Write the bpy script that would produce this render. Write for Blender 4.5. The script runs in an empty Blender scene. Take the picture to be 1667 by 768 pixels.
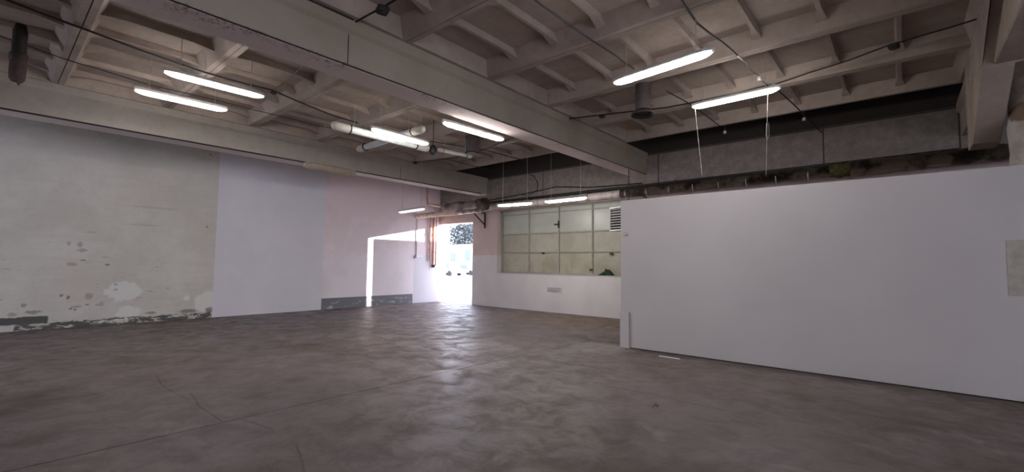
import bpy, math, random, mathutils
import mathutils.noise
from math import radians, pi, sin, cos
from mathutils import Vector, Matrix
random.seed(7)
sc = bpy.context.scene
col = sc.collection

# ------------------------------------------------------------------ camera
CAM_H = 1.55
FPX = 737.4
yaw, pitch, roll = radians(40.66), radians(3.53), radians(0.67)
fw = Vector((-sin(yaw)*cos(pitch), cos(yaw)*cos(pitch), sin(pitch)))
rt = Vector((cos(yaw), sin(yaw), 0))
up = rt.cross(fw)
rt2 = rt*cos(roll)+up*sin(roll)
up2 = -rt*sin(roll)+up*cos(roll)
M = Matrix((rt2, up2, -fw)).transposed().to_4x4()
M.translation = Vector((0, 0, CAM_H))
cam = bpy.data.cameras.new('camera')
camo = bpy.data.objects.new('camera', cam)
col.objects.link(camo)
camo.matrix_world = M
cam.sensor_width = 36
cam.lens = 36*FPX/1667
cam.clip_start = 0.05
cam.clip_end = 400
sc.camera = camo

# ------------------------------------------------------------------ light and exposure
TUBE = 17.5          # emission of a lit tube cover
SUN = 10.0
SKY = 2.4
sc.view_settings.view_transform = 'Standard'
sc.view_settings.look = 'None'
sc.view_settings.gamma = 1
sc.view_settings.use_curve_mapping = False
sc.view_settings.exposure = 1.9
w = bpy.data.worlds.new('sky')
sc.world = w
w.use_nodes = True
bg = w.node_tree.nodes['Background']
bg.inputs[0].default_value = (0.74, 0.80, 1.0, 1)
bg.inputs[1].default_value = SKY
sl = bpy.data.lights.new('sun', 'SUN')
so = bpy.data.objects.new('sun', sl)
col.objects.link(so)
so.location = (-5, 40, 20)
so.rotation_euler = Vector((-1, -1.87, -0.376)).to_track_quat('-Z', 'Y').to_euler()
sl.energy = SUN
sl.angle = 0.009
sl.color = (1, 0.93, 0.86)


def at(x, y, ax, v):
    """point of the room seen at a place of the photograph, on the plane axis ax = v"""
    d = rt2*(x-833.5) - up2*(y-384) + fw*FPX
    t = (v - (0, 0, CAM_H)[ax]) / d[ax]
    return Vector((0, 0, CAM_H)) + d*t


# ------------------------------------------------------------------ mesh helpers
class MB:
    def __init__(s):
        s.v = []; s.f = []; s.m = []
    def add(s, vs, fs, m=0):
        o = len(s.v)
        s.v += [tuple(p) for p in vs]
        s.f += [tuple(i+o for i in f) for f in fs]
        s.m += [m]*len(fs)
        return s
    def box(s, x0, x1, y0, y1, z0, z1, m=0):
        x0, x1 = sorted((x0, x1)); y0, y1 = sorted((y0, y1)); z0, z1 = sorted((z0, z1))
        v = [(x, y, z) for z in (z0, z1) for y in (y0, y1) for x in (x0, x1)]
        return s.add(v, [(0, 2, 3, 1), (4, 5, 7, 6), (0, 1, 5, 4), (2, 6, 7, 3), (0, 4, 6, 2), (1, 3, 7, 5)], m)
    def bbox(s, x0, x1, y0, y1, z0, z1, b=0.005, m=0):
        """box with chamfered edges"""
        cx, cy, cz = (x0+x1)/2, (y0+y1)/2, (z0+z1)/2
        hx, hy, hz = abs(x1-x0)/2, abs(y1-y0)/2, abs(z1-z0)/2
        b = min(b, hx*.9, hy*.9, hz*.9)
        ring = [(-1, -1), (1, -1), (1, 1), (-1, 1)]
        lv = []
        def oct_(dx, dy, z):
            return [(cx-hx+dx, cy-hy+dy+0, z), (cx+hx-dx, cy-hy+dy, z), (cx+hx-dx, cy+hy-dy, z), (cx-hx+dx, cy+hy-dy, z)]
        def oct8(e, z):
            x, y = hx-e, hy-e
            return [(cx-x+b, cy-y, z), (cx+x-b, cy-y, z), (cx+x, cy-y+b, z), (cx+x, cy+y-b, z), (cx+x-b, cy+y, z), (cx-x+b, cy+y, z), (cx-x, cy+y-b, z), (cx-x, cy-y+b, z)]
        rows = [oct8(b*.7, cz-hz), oct8(0, cz-hz+b), oct8(0, cz+hz-b), oct8(b*.7, cz+hz)]
        vs = sum(rows, [])
        fs = []
        for r in range(3):
            for i in range(8):
                j = (i+1) % 8
                fs.append((r*8+i, r*8+j, r*8+8+j, r*8+8+i))
        fs.append(tuple(range(7, -1, -1)))
        fs.append(tuple(range(24, 32)))
        return s.add(vs, fs, m)
    def prism(s, prof, a, b, axis, m=0):
        """closed profile of (p, q) pairs extruded along axis from a to b"""
        def mk(p, q, t):
            return {0: (t, p, q), 1: (p, t, q), 2: (p, q, t)}[axis]
        n = len(prof)
        vs = [mk(p, q, a) for p, q in prof]+[mk(p, q, b) for p, q in prof]
        fs = [(i, (i+1) % n, n+(i+1) % n, n+i) for i in range(n)]+[tuple(range(n-1, -1, -1)), tuple(range(n, 2*n))]
        return s.add(vs, fs, m)
    def tube(s, pts, r, n=8, m=0, cap=True, wob=0.0):
        pts = [Vector(p) for p in pts]
        rs = r if isinstance(r, (list, tuple)) else [r]*len(pts)
        rings = []
        prev = None
        for i, p in enumerate(pts):
            d = (pts[min(i+1, len(pts)-1)]-pts[max(i-1, 0)]).normalized()
            a = prev if prev is not None else (Vector((0, 0, 1)) if abs(d.z) < .9 else Vector((1, 0, 0)))
            u = (a-d*a.dot(d)).normalized()
            prev = u
            v = d.cross(u)
            ring = []
            for k in range(n):
                t = 2*pi*k/n
                rr = rs[i]*(1+random.uniform(-wob, wob))
                ring.append(p+u*cos(t)*rr+v*sin(t)*rr)
            rings += ring
        fs = []
        for i in range(len(pts)-1):
            for k in range(n):
                j = (k+1) % n
                fs.append((i*n+k, i*n+j, (i+1)*n+j, (i+1)*n+k))
        if cap:
            fs.append(tuple(range(n-1, -1, -1)))
            fs.append(tuple(range((len(pts)-1)*n, len(pts)*n)))
        return s.add(rings, fs, m)
    def lathe(s, prof, c, n=24, m=0):
        """(r, z) profile turned about the upright through c"""
        vs = []
        for r, z in prof:
            for k in range(n):
                t = 2*pi*k/n
                vs.append((c[0]+r*cos(t), c[1]+r*sin(t), c[2]+z))
        fs = []
        for i in range(len(prof)-1):
            for k in range(n):
                j = (k+1) % n
                fs.append((i*n+k, i*n+j, (i+1)*n+j, (i+1)*n+k))
        return s.add(vs, fs, m)
    def build(s, name, mats, parent=None, smooth=False, bevel=0):
        me = bpy.data.meshes.new(name)
        me.from_pydata(s.v, [], s.f)
        me.update()
        if not isinstance(mats, (list, tuple)):
            mats = [mats]
        for m in mats:
            me.materials.append(m)
        for p, mi in zip(me.polygons, s.m):
            p.material_index = mi
            p.use_smooth = smooth
        import bmesh
        bm = bmesh.new(); bm.from_mesh(me)
        bmesh.ops.recalc_face_normals(bm, faces=bm.faces)
        bm.to_mesh(me); bm.free()
        o = bpy.data.objects.new(name, me)
        col.objects.link(o)
        if parent is not None:
            o.parent = parent
        if bevel:
            b = o.modifiers.new('bevel', 'BEVEL'); b.width = bevel; b.segments = 2; b.limit_method = 'ANGLE'
        if smooth:
            e = o.modifiers.new('edges', 'EDGE_SPLIT'); e.split_angle = radians(40)
        return o


def tag(o, label=None, cat=None, group=None, kind=None):
    if label: o['label'] = label
    if cat: o['category'] = cat
    if group: o['group'] = group
    if kind: o['kind'] = kind
    return o
def struct(o, label=None):
    o['kind'] = 'structure'
    if label: o['label'] = label
    return o
def empty(name, loc, rz=0, label=None, cat=None, group=None):
    o = bpy.data.objects.new(name, None)
    o.empty_display_size = .1
    col.objects.link(o)
    o.location = loc
    o.rotation_euler = (0, 0, rz)
    return tag(o, label, cat, group)


# ------------------------------------------------------------------ material helpers
class NT:
    def __init__(s, name, rough=.8, metallic=0, spec=.5):
        s.mat = bpy.data.materials.new(name)
        s.mat.use_nodes = True
        s.t = s.mat.node_tree
        s.n = s.t.nodes
        s.b = s.n['Principled BSDF']
        s.b.inputs['Roughness'].default_value = rough
        s.b.inputs['Metallic'].default_value = metallic
        s.b.inputs['Specular IOR Level'].default_value = spec
        tc = s.n.new('ShaderNodeTexCoord')
        s.co = tc.outputs['Object']
        sp = s.n.new('ShaderNodeSeparateXYZ')
        s.t.links.new(s.co, sp.inputs[0])
        s.x, s.y, s.z = sp.outputs
    def link(s, a, b):
        if isinstance(a, (int, float)):
            b.default_value = a
        elif isinstance(a, tuple):
            b.default_value = (*a, 1) if len(a) == 3 else a
        else:
            s.t.links.new(a, b)
    def math(s, op, a, b=0.0, c=None, clamp=False):
        n = s.n.new('ShaderNodeMath'); n.operation = op; n.use_clamp = clamp
        s.link(a, n.inputs[0]); s.link(b, n.inputs[1])
        if c is not None: s.link(c, n.inputs[2])
        return n.outputs[0]
    def noise(s, scale, detail=6, rough=.6, stretch=None, off=0, dist=0):
        n = s.n.new('ShaderNodeTexNoise')
        n.inputs['Scale'].default_value = scale
        n.inputs['Detail'].default_value = detail
        n.inputs['Roughness'].default_value = rough
        n.inputs['Distortion'].default_value = dist
        mp = s.n.new('ShaderNodeMapping')
        mp.inputs['Location'].default_value = (off, off*1.7, off*.3)
        if stretch: mp.inputs['Scale'].default_value = stretch
        s.t.links.new(s.co, mp.inputs[0]); s.t.links.new(mp.outputs[0], n.inputs[0])
        return n.outputs[0]
    def step(s, v, a, b):
        n = s.n.new('ShaderNodeMapRange')
        n.interpolation_type = 'SMOOTHSTEP'
        s.link(v, n.inputs[0]); s.link(a, n.inputs[1]); s.link(b, n.inputs[2])
        return n.outputs[0]
    def mix(s, f, a, b, mode='MIX'):
        n = s.n.new('ShaderNodeMix'); n.data_type = 'RGBA'; n.blend_type = mode
        s.link(f, n.inputs[0]); s.link(a, n.inputs[6]); s.link(b, n.inputs[7])
        return n.outputs[2]
    def rect(s, u, v, u0, u1, v0, v1, soft=.01, wob=None, amt=0.0):
        if wob is not None:
            d = s.math('MULTIPLY', s.math('SUBTRACT', wob, .5), amt)
            u = s.math('ADD', u, d); v = s.math('ADD', v, d)
        a = s.step(u, u0-soft, u0+soft); b = s.math('SUBTRACT', 1, s.step(u, u1-soft, u1+soft))
        c = s.step(v, v0-soft, v0+soft); d = s.math('SUBTRACT', 1, s.step(v, v1-soft, v1+soft))
        return s.math('MULTIPLY', s.math('MULTIPLY', a, b), s.math('MULTIPLY', c, d))
    def blob(s, u, v, cu, cv, ru, rv, wob, amt=.8, soft=.12):
        a = s.math('POWER', s.math('DIVIDE', s.math('SUBTRACT', u, cu), ru), 2)
        b = s.math('POWER', s.math('DIVIDE', s.math('SUBTRACT', v, cv), rv), 2)
        r = s.math('ADD', s.math('ADD', a, b), s.math('MULTIPLY', s.math('SUBTRACT', wob, .5), amt*2))
        return s.math('SUBTRACT', 1, s.step(r, 1-soft, 1+soft))
    def seg(s, p, q, wd, wob=None, amt=0.0):
        """soft mask of a line between two floor points"""
        (ax, ay), (bx, by) = p, q
        L2 = (bx-ax)**2+(by-ay)**2
        px = s.math('SUBTRACT', s.x, ax); py = s.math('SUBTRACT', s.y, ay)
        if wob is not None:
            d = s.math('MULTIPLY', s.math('SUBTRACT', wob, .5), amt)
            px = s.math('ADD', px, d); py = s.math('ADD', py, d)
        t = s.math('DIVIDE', s.math('ADD', s.math('MULTIPLY', px, bx-ax), s.math('MULTIPLY', py, by-ay)), L2, clamp=True)
        dx = s.math('SUBTRACT', px, s.math('MULTIPLY', t, bx-ax))
        dy = s.math('SUBTRACT', py, s.math('MULTIPLY', t, by-ay))
        r = s.math('SQRT', s.math('ADD', s.math('MULTIPLY', dx, dx), s.math('MULTIPLY', dy, dy)))
        return s.math('SUBTRACT', 1, s.step(r, wd*.5, wd*1.3))
    def color(s, c): s.link(c, s.b.inputs['Base Color']); return s
    def bump(s, h, strength=.3, dist=.01):
        n = s.n.new('ShaderNodeBump')
        n.inputs['Strength'].default_value = strength
        n.inputs['Distance'].default_value = dist
        s.link(h, n.inputs['Height'])
        s.t.links.new(n.outputs[0], s.b.inputs['Normal'])
        return s


def plain(name, c, rough=.6, metallic=0, var=.12, scale=8, spec=.5):
    t = NT(name, rough, metallic, spec)
    n = t.noise(scale, 5)
    t.color(t.mix(t.step(n, .3, .7), tuple(k*(1-var) for k in c), tuple(min(1, k*(1+var)) for k in c)))
    return t.mat


def concrete(name, c, dirt_shade, scale=1.2, var=.12, stain=.5, bump=.25):
    t = NT(name, .9, spec=.2)
    a = t.noise(scale, 8, .65)
    b = t.noise(scale*9, 6, .7, off=3)
    base = t.mix(t.step(a, .3, .7), tuple(k*(1-var) for k in c), tuple(k*(1+var) for k in c))
    base = t.mix(t.math('MULTIPLY', t.step(b, .4, .75), .25), base, dirt_shade)
    st = t.noise(scale*.8, 9, .75, off=11, dist=.6)
    base = t.mix(t.math('MULTIPLY', t.step(st, .55, .72), stain), base, dirt_shade)
    t.color(base)
    t.bump(t.math('ADD', b, a), bump, .004)
    return t.mat


# ceiling concrete
m_slab = concrete('whitewashed_slab', (.37, .305, .262), (.20, .15, .115), 1.0, .14, .45)
t = NT('whitewashed_beam', .9, spec=.2)
a = t.noise(.8, 8, .65); b = t.noise(7, 6, .7, off=3)
base = t.mix(t.step(a, .3, .7), (.30, .265, .235), (.37, .33, .295))
base = t.mix(t.math('MULTIPLY', t.step(b, .45, .75), .3), base, (.22, .18, .15))
base = t.mix(t.math('SUBTRACT', 1, t.step(t.z, 4.112, 4.13)), base, (.66, .58, .55))  # lighter soffit: bounce light from the floor put into the colour
t.color(base).bump(b, .2, .003)
m_beam = t.mat
m_dark = plain('near_black', (.03, .025, .022), .9)
m_joint = plain('dark_joint_gap', (.05, .04, .035), .95)

# soffit of the main beam carries soot stains
t = NT('stained_beam_concrete', .9, spec=.2)
a = t.noise(.9, 8, .65); b = t.noise(14, 6, .8, off=5); g = t.noise(1.1, 4, .6, off=9)
base = t.mix(t.step(a, .3, .7), (.275, .235, .18), (.34, .29, .235))
base = t.mix(t.math('SUBTRACT', 1, t.step(t.z, 4.112, 4.13)), base, (.62, .52, .49))  # soffit lightened here too, floor bounce painted in
edge = t.math('MULTIPLY', t.step(t.x, -5.72, -5.5), t.math('SUBTRACT', 1, t.step(t.z, 4.12, 4.15)))
sp = t.math('MULTIPLY', t.math('MULTIPLY', t.step(b, .5, .62), t.step(g, .42, .6)), edge)
base = t.mix(t.math('MULTIPLY', sp, .75), base, (.09, .07, .06))
t.color(base).bump(b, .2, .003)
m_mainbeam = t.mat

# floor ---------------------------------------------------------------
t = NT('worn_concrete_floor', .55, spec=.3)
a = t.noise(.45, 9, .62, dist=.4); b = t.noise(2.6, 9, .7, off=4, dist=.5); c = t.noise(26, 4, .7, off=8)
s1 = t.noise(.9, 9, .7, stretch=(1, .35, 1), off=14, dist=1.2)
base = t.mix(t.step(a, .3, .7), (.118, .092, .086), (.165, .132, .128))
base = t.mix(t.math('MULTIPLY', t.step(b, .42, .7), .45), base, (.075, .057, .051))
fine = t.noise(9, 8, .8, stretch=(.6, 1.4, 1), off=101, dist=.3)
base = t.mix(t.math('MULTIPLY', t.step(fine, .46, .66), .35), base, (.08, .06, .053))
vio = t.step(t.noise(.35, 4, .5, off=111), .45, .6)
base = t.mix(t.math('MULTIPLY', vio, .35), base, (.185, .148, .155))
base = t.mix(t.math('MULTIPLY', t.step(s1, .52, .75), .4), base, (.20, .165, .155))
base = t.mix(t.math('MULTIPLY', t.step(c, .5, .8), .25), base, (.10, .08, .07))
dk = t.noise(.8, 6, .6, off=31)
base = t.mix(t.math('MULTIPLY', t.step(dk, .50, .68), .6), base, (.068, .052, .038))
# brown bare patch beside the back wall and the dirt and shadow painted along the partition
pb = t.blob(t.x, t.y, -6.3, 10.9, 3.0, 1.25, b, .5, .3)
base = t.mix(t.math('MULTIPLY', pb, .6), base, (.13, .085, .05))
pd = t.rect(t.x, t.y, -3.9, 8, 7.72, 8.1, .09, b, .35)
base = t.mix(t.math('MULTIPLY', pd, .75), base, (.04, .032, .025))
# polished pale scuffs by the joint crossing
for cx, cy, rx, ry in ((-6.2, 6.4, .9, .35), (-4.9, 4.9, .45, .5), (-4.4, 7.7, .7, .45), (-5.9, 5.6, .5, .3)):
    base = t.mix(t.math('MULTIPLY', t.blob(t.x, t.y, cx, cy, rx, ry, b, 1.6, .5), .45), base, (.26, .225, .215))
for cx, cy, rx, ry in ((-10.2, 4.2, .16, .45), (-6.6, 2.0, .1, .12), (-7.9, 1.9, .06, .1), (-6.1, 2.75, .12, .2)):
    base = t.mix(t.math('MULTIPLY', t.blob(t.x, t.y, cx, cy, rx, ry, b, .5, .3), .5), base, (.09, .065, .055))
wob = t.noise(9, 6, .8, off=21)
brk = t.step(t.noise(1.7, 3, .5, off=41), .3, .55)
J = t.seg((-5.0, -6), (-4.98, 5.3), .019, wob, .03)
J2 = t.math('MULTIPLY', t.seg((-4.98, 5.3), (-4.9, 12.0), .018, wob, .04), t.math('ADD', .4, t.math('MULTIPLY', brk, .6)))
K1 = t.math('MULTIPLY', t.seg((-8.3, -6), (-8.4, 5.4), .015, wob, .05), brk)
K2 = t.math('MULTIPLY', t.seg((-8.4, 5.4), (-1.2, 5.3), .013, wob, .05), brk)
K3 = t.math('MULTIPLY', t.seg((-14.3, 8.6), (-4.5, 8.7), .014, wob, .06), t.math('MULTIPLY', brk, .7))
m = J
for k in (J2, K1, K2, K3):
    m = t.math('MAXIMUM', m, k)
def fp(x, y):
    p = at(x, y, 2, 0); return (p.x, p.y)
cracks = [[(310, 640), (326, 662), (345, 674), (364, 687)], [(395, 683), (420, 690), (447, 701)], [(255, 610), (262, 625), (285, 640), (310, 652)],
          [(482, 722), (490, 745), (495, 768)], [(640, 560), (668, 575), (705, 586)]]
for cr in cracks:
    for p, q in zip(cr, cr[1:]):
        m = t.math('MAXIMUM', m, t.math('MULTIPLY', t.seg(fp(*p), fp(*q), .011, wob, .05), .85))
base = t.mix(t.math('MULTIPLY', m, .85), base, (.035, .026, .022))
# worn pale filler along the far joint
fl = t.math('MULTIPLY', t.seg((-7.6, 11.6), (-7.5, 9.6), .05, wob, .1), .4)
for p_, q_ in (((1040, 688), (1074, 706)), ((1074, 706), (1082, 716)), ((1520, 702), (1580, 712)), ((1580, 712), (1625, 738)), ((1400, 722), (1462, 742)), ((1262, 758), (1308, 764)), ((1010, 560), (950, 572))):
    base = t.mix(t.math('MULTIPLY', t.seg(fp(*p_), fp(*q_), .045, b, .25), .3), base, (.27, .235, .225))
st2 = t.noise(5, 8, .75, stretch=(.35, 1.6, 1), off=71, dist=.8)
base = t.mix(t.math('MULTIPLY', t.step(st2, .5, .72), .4), base, (.075, .057, .05))
ol = t.math('MULTIPLY', t.step(t.noise(.5, 4, .6, off=81), .45, .6), t.step(t.x, -4, -1))
base = t.mix(t.math('MULTIPLY', ol, .45), base, (.085, .072, .05))
spk = t.step(t.noise(13, 3, .7, off=91), .70, .74)
base = t.mix(t.math('MULTIPLY', spk, .5), base, (.05, .038, .032))
base = t.mix(fl, base, (.28, .22, .18))
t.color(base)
rr = t.math('ADD', .40, t.math('MULTIPLY', t.step(b, .35, .7), .30))
t.link(rr, t.b.inputs['Roughness'])
t.bump(t.math('ADD', t.math('MULTIPLY', c, .5), t.math('MULTIPLY', m, -1.5)), .25, .003)
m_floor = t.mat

# left wall ------------------------------------------------------------
WLX = -14.3
t = NT('patched_wall_paint', .85, spec=.2)
a = t.noise(.7, 8, .6); b = t.noise(5, 7, .7, off=3); h = t.noise(3, 8, .7, stretch=(1, .5, 3), off=17)
old = t.mix(t.step(a, .35, .65), (.57, .545, .495), (.66, .635, .585))
old = t.mix(t.math('MULTIPLY', t.step(h, .45, .7), .22), old, (.70, .68, .63))
st3 = t.noise(2.2, 7, .7, stretch=(1, .3, 2.5), off=93)
old = t.mix(t.math('MULTIPLY', t.step(st3, .5, .7), .3), old, (.50, .46, .42))
pinkf = t.step(t.y, 6.6, 7.6)
old = t.mix(t.math('MULTIPLY', t.step(b, .45, .7), .25), old, (.48, .43, .39))
old = t.mix(t.math('MULTIPLY', pinkf, .9), old, (.90, .79, .84))  # pink paint, brightened with the doorway's bounce light
pk = t.step(t.noise(.6, 5, .6, off=51), .48, .6)
old = t.mix(t.math('MULTIPLY', pk, .3), old, (.62, .53, .49))
uppink = t.math('MULTIPLY', pinkf, t.step(t.math('ADD', t.z, t.math('MULTIPLY', a, .9)), 2.9, 3.9))
old = t.mix(t.math('MULTIPLY', uppink, .6), old, (.74, .60, .61))
lowpale = t.math('SUBTRACT', 1, t.step(t.math('ADD', t.z, t.math('MULTIPLY', a, .8)), 1.9, 2.5))
old = t.mix(t.math('MULTIPLY', lowpale, t.math('MULTIPLY', pinkf, .4)), old, (.82, .78, .80))
# scrapes and scars
sc_ = t.math('MULTIPLY', t.step(t.noise(6, 5, .6, stretch=(1, .5, 1.6), off=60), .63, .70), t.rect(t.y, t.z, -3, 3.6, .15, 1.7, .3))
old = t.mix(t.math('MULTIPLY', sc_, .5), old, (.24, .20, .18))
for cy, cz, ry, rz in ((2.25, .78, .34, .22), (2.35, .27, .22, .17), (4.0, .45, .28, .28), (3.55, .55, .07, .07)):
    old = t.mix(t.math('MULTIPLY', t.blob(t.y, t.z, cy, cz, ry, rz, b, 1.7, .15), .8), old, (.74, .73, .70))
for cy, cz, ry, rz in ((1.93, 1.42, .045, .022), (1.35, .42, .03, .02), (1.42, .40, .025, .02), (1.62, .50, .04, .015), (1.5, 1.52, .05, .015)):
    old = t.mix(t.math('MULTIPLY', t.blob(t.y, t.z, cy, cz, ry, rz, b, 1.4, .3), .7), old, (.13, .10, .09))
for x_, y_, rx, ry, al in ((130, 398, 5, 4, .5), (116, 430, 9, 3, .45), (134, 407, 8, 3, .5), (112, 396, 3, 4, .45), (38, 497, 5, 3, .6), (54, 508, 12, 3, .65), (20, 512, 9, 3, .5), (100, 481, 3, 2, .8), (111, 484, 3, 3, .85), (145, 482, 6, 6, .5), (124, 499, 9, 2, .45), (162, 496, 7, 2, .4),
                          (306, 506, 14, 3, .8), (341, 504, 7, 4, .8), (246, 509, 9, 2, .7), (188, 463, 4, 2, .45), (188, 471, 4, 1.5, .5), (337, 369, 1.6, 1.6, .8), (343, 252, 1.6, 1.6, .7), (150, 378, 8, 2, .25), (230, 366, 30, 1.5, .2), (250, 338, 40, 2, .2)):
    c0 = at(x_, y_, 0, WLX); c1 = at(x_+rx, y_, 0, WLX); c2 = at(x_, y_-ry, 0, WLX)
    old = t.mix(t.math('MULTIPLY', t.blob(t.y, t.z, c0.y, c0.z, abs(c1.y-c0.y), abs(c2.z-c0.z), t.noise(16, 4, .7, off=x_), 2.0, .6), al), old, (.20, .165, .15))
# dark old base paint, crumbling
pe = t.noise(4, 6, .75, stretch=(1, .7, 2.2), off=33)
bandL = t.math('MULTIPLY', t.rect(t.y, t.z, .5, 4.12, -.05, .15, .02, b, .22), t.step(pe, .43, .5))
bandL1 = t.rect(t.y, t.z, -6, 1.0, .13, .29, .015, b, .10)
bandL = t.math('MAXIMUM', bandL, bandL1)
old = t.mix(t.math('MULTIPLY', bandL, .9), old, (.055, .055, .055))
bandR = t.rect(t.y, t.z, 7.2, 10.82, -.02, .36, .012)
grey = t.mix(t.math('MULTIPLY', t.step(pe, .55, .6), t.math('SUBTRACT', 1, t.step(t.z, .22, .3))), (.20, .20, .22), (.50, .49, .49))
old = t.mix(bandR, old, grey)
# newer white fields
white = t.mix(t.step(a, .3, .7), (.68, .65, .70), (.74, .71, .76))
wr = t.math('MAXIMUM', t.rect(t.y, t.z, 4.14, 7.2, -.05, 4.6, .008, b, .02), t.rect(t.y, t.z, 10.84, 12.6, -.05, 1.86, .008))
old = t.mix(wr, old, white)
for cy, cz, ry, rz in ((11.6, 2.5, .1, .28), (11.6, 2.07, .05, .09)):
    old = t.mix(t.math('MULTIPLY', t.blob(t.y, t.z, cy, cz, ry, rz, b, .6, .2), .5), old, (.33, .26, .23))
t.color(old).bump(t.math('ADD', b, t.math('MULTIPLY', h, .6)), .35, .006)
m_wall_left = t.mat

# back wall ------------------------------------------------------------
t = NT('back_wall_paint', .85, spec=.2)
a = t.noise(.8, 8, .6); b = t.noise(5, 7, .7, off=3)
upc = t.mix(t.step(a, .35, .65), (.54, .44, .41), (.62, .52, .48))
low = t.mix(t.step(a, .3, .7), (.60, .57, .575), (.68, .65, .65))
c_ = t.mix(t.math('SUBTRACT', 1, t.step(t.z, 1.85, 1.862)), upc, low)
dirt_shade = t.step(t.z, 3.5, 3.8)  # grime and the dim light above the pipe, both put into the colour
upper = t.mix(t.step(b, .35, .7), (.19, .16, .145), (.27, .235, .215))
c_ = t.mix(dirt_shade, c_, upper)
lines = t.rect(t.z, t.x, 4.655, 4.685, -12, 8, .006, b, .02)
for xx in (-9.05, -5.05, -1.24, .93):
    lines = t.math('MAXIMUM', lines, t.rect(t.x, t.z, xx-.014, xx+.014, 3.6, 4.67, .006, b, .02))
c_ = t.mix(t.math('MULTIPLY', lines, .85), c_, (.03, .025, .022))
c_ = t.mix(t.math('MULTIPLY', t.step(t.z, 4.68, 4.7), .95), c_, (.035, .028, .025))  # above the joint the shade of the gap is painted near black
t.color(c_).bump(b, .25, .005)
m_wall_back = t.mat

m_part = NT('partition_white_paint', .75, spec=.25)
a = m_part.noise(.7, 6, .5); b = m_part.noise(40, 4, .6)
m_part.color(m_part.mix(m_part.step(a, .3, .7), (.455, .43, .43), (.495, .47, .47))).bump(b, .15, .002)
m_part = m_part.mat
m_shell = concrete('rear_wall_paint', (.45, .40, .38), (.30, .26, .24), .8)
m_cable = plain('black_cable', (.012, .010, .010), .6)
m_conduit = plain('grey_conduit', (.30, .28, .27), .5)
m_steelwire = plain('steel_wire', (.45, .43, .42), .4, .6)
m_tray = plain('lamp_tray_plastic', (.55, .54, .52), .5)
m_oldwhite = plain('yellowed_lamp_plastic', (.50, .46, .40), .45)
m_cover = plain('unlit_lamp_cover', (.60, .63, .60), .25, spec=.6)
m_oldcover = plain('dusty_lamp_cover', (.32, .26, .20), .45)
m_copper = plain('orange_painted_pipe', (.52, .30, .22), .45, .0, .2)
m_rust = plain('dark_rusty_iron', (.06, .035, .03), .8, .2, .3)
m_whiteplastic = plain('white_plastic', (.75, .75, .74), .4)
m_frame = plain('painted_window_frame', (.30, .30, .26), .6)
m_vent = plain('sooty_sheet_metal', (.085, .07, .065), .55, .5, .25, 5)
m_ventb = plain('black_vent_metal', (.025, .018, .017), .6, .3)
m_green = plain('dark_green_cloth', (.012, .035, .022), .95, 0, .4, 14)
t = NT('lit_lamp_cover', .3)
t.color((.8, .8, .8))
t.b.inputs['Emission Color'].default_value = (1, .955, .93, 1)
t.b.inputs['Emission Strength'].default_value = TUBE
m_tube = t.mat
t = NT('dim_lamp_cover', .3)
t.color((.8, .78, .76))
t.b.inputs['Emission Color'].default_value = (1, .93, .90, 1)
t.b.inputs['Emission Strength'].default_value = .5
m_tubedim = t.mat

# painted window glass
t = NT('overpainted_glass', .28, spec=.6)
a = t.noise(.9, 7, .6); b = t.noise(4.5, 7, .7, off=6, stretch=(1, 1, .6))
g_ = t.mix(t.step(a, .35, .65), (.34, .32, .25), (.45, .43, .34))
g_ = t.mix(t.math('MULTIPLY', t.step(b, .5, .72), .4), g_, (.24, .22, .15))
g_ = t.mix(t.math('MULTIPLY', t.math('SUBTRACT', 1, t.step(t.z, 1.3, 2.1)), t.math('MULTIPLY', t.step(b, .4, .6), .35)), g_, (.30, .24, .13))
g_ = t.mix(t.math('MULTIPLY', t.step(t.z, 2.62, 2.66), .5), g_, (.50, .54, .50))  # upper panes paler and greener: a reflection painted into the colour
t.color(g_)
m_glass = t.mat

# crumpled foil lagging
t = NT('crumpled_foil', .28, 0.85)
a = t.noise(9, 8, .75, dist=1.5); b = t.noise(2, 6, .6, off=9)
t.color(t.mix(t.step(b, .4, .65), (.50, .45, .43), (.16, .12, .10)))
t.bump(a, 1.0, .05)
m_foil = t.mat
t = NT('dirty_foil', .30, 0.8)
a = t.noise(7, 8, .8, dist=2); b = t.noise(3, 6, .6, off=9)
t.color(t.mix(t.step(b, .42, .6), (.17, .135, .105), (.03, .021, .016)))
t.bump(a, 1.0, .06)
m_foildark = t.mat
t = NT('pale_pipe_wrap', .55, 0.2)
a = t.noise(8, 7, .7, dist=1); b = t.noise(3, 5, .6, off=2)
t.color(t.mix(t.step(b, .4, .65), (.60, .53, .50), (.38, .30, .27)))
t.bump(a, .8, .03)
m_wrap = t.mat
t = NT('peach_pipe_jacket', .6, 0)
b = t.noise(4, 5, .6, off=2)
t.color(t.mix(t.step(b, .4, .65), (.72, .55, .45), (.50, .34, .27)))
m_peach = t.mat
m_moss = plain('yellow_green_wool', (.055, .046, .012), .95, 0, .5, 20)

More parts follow.
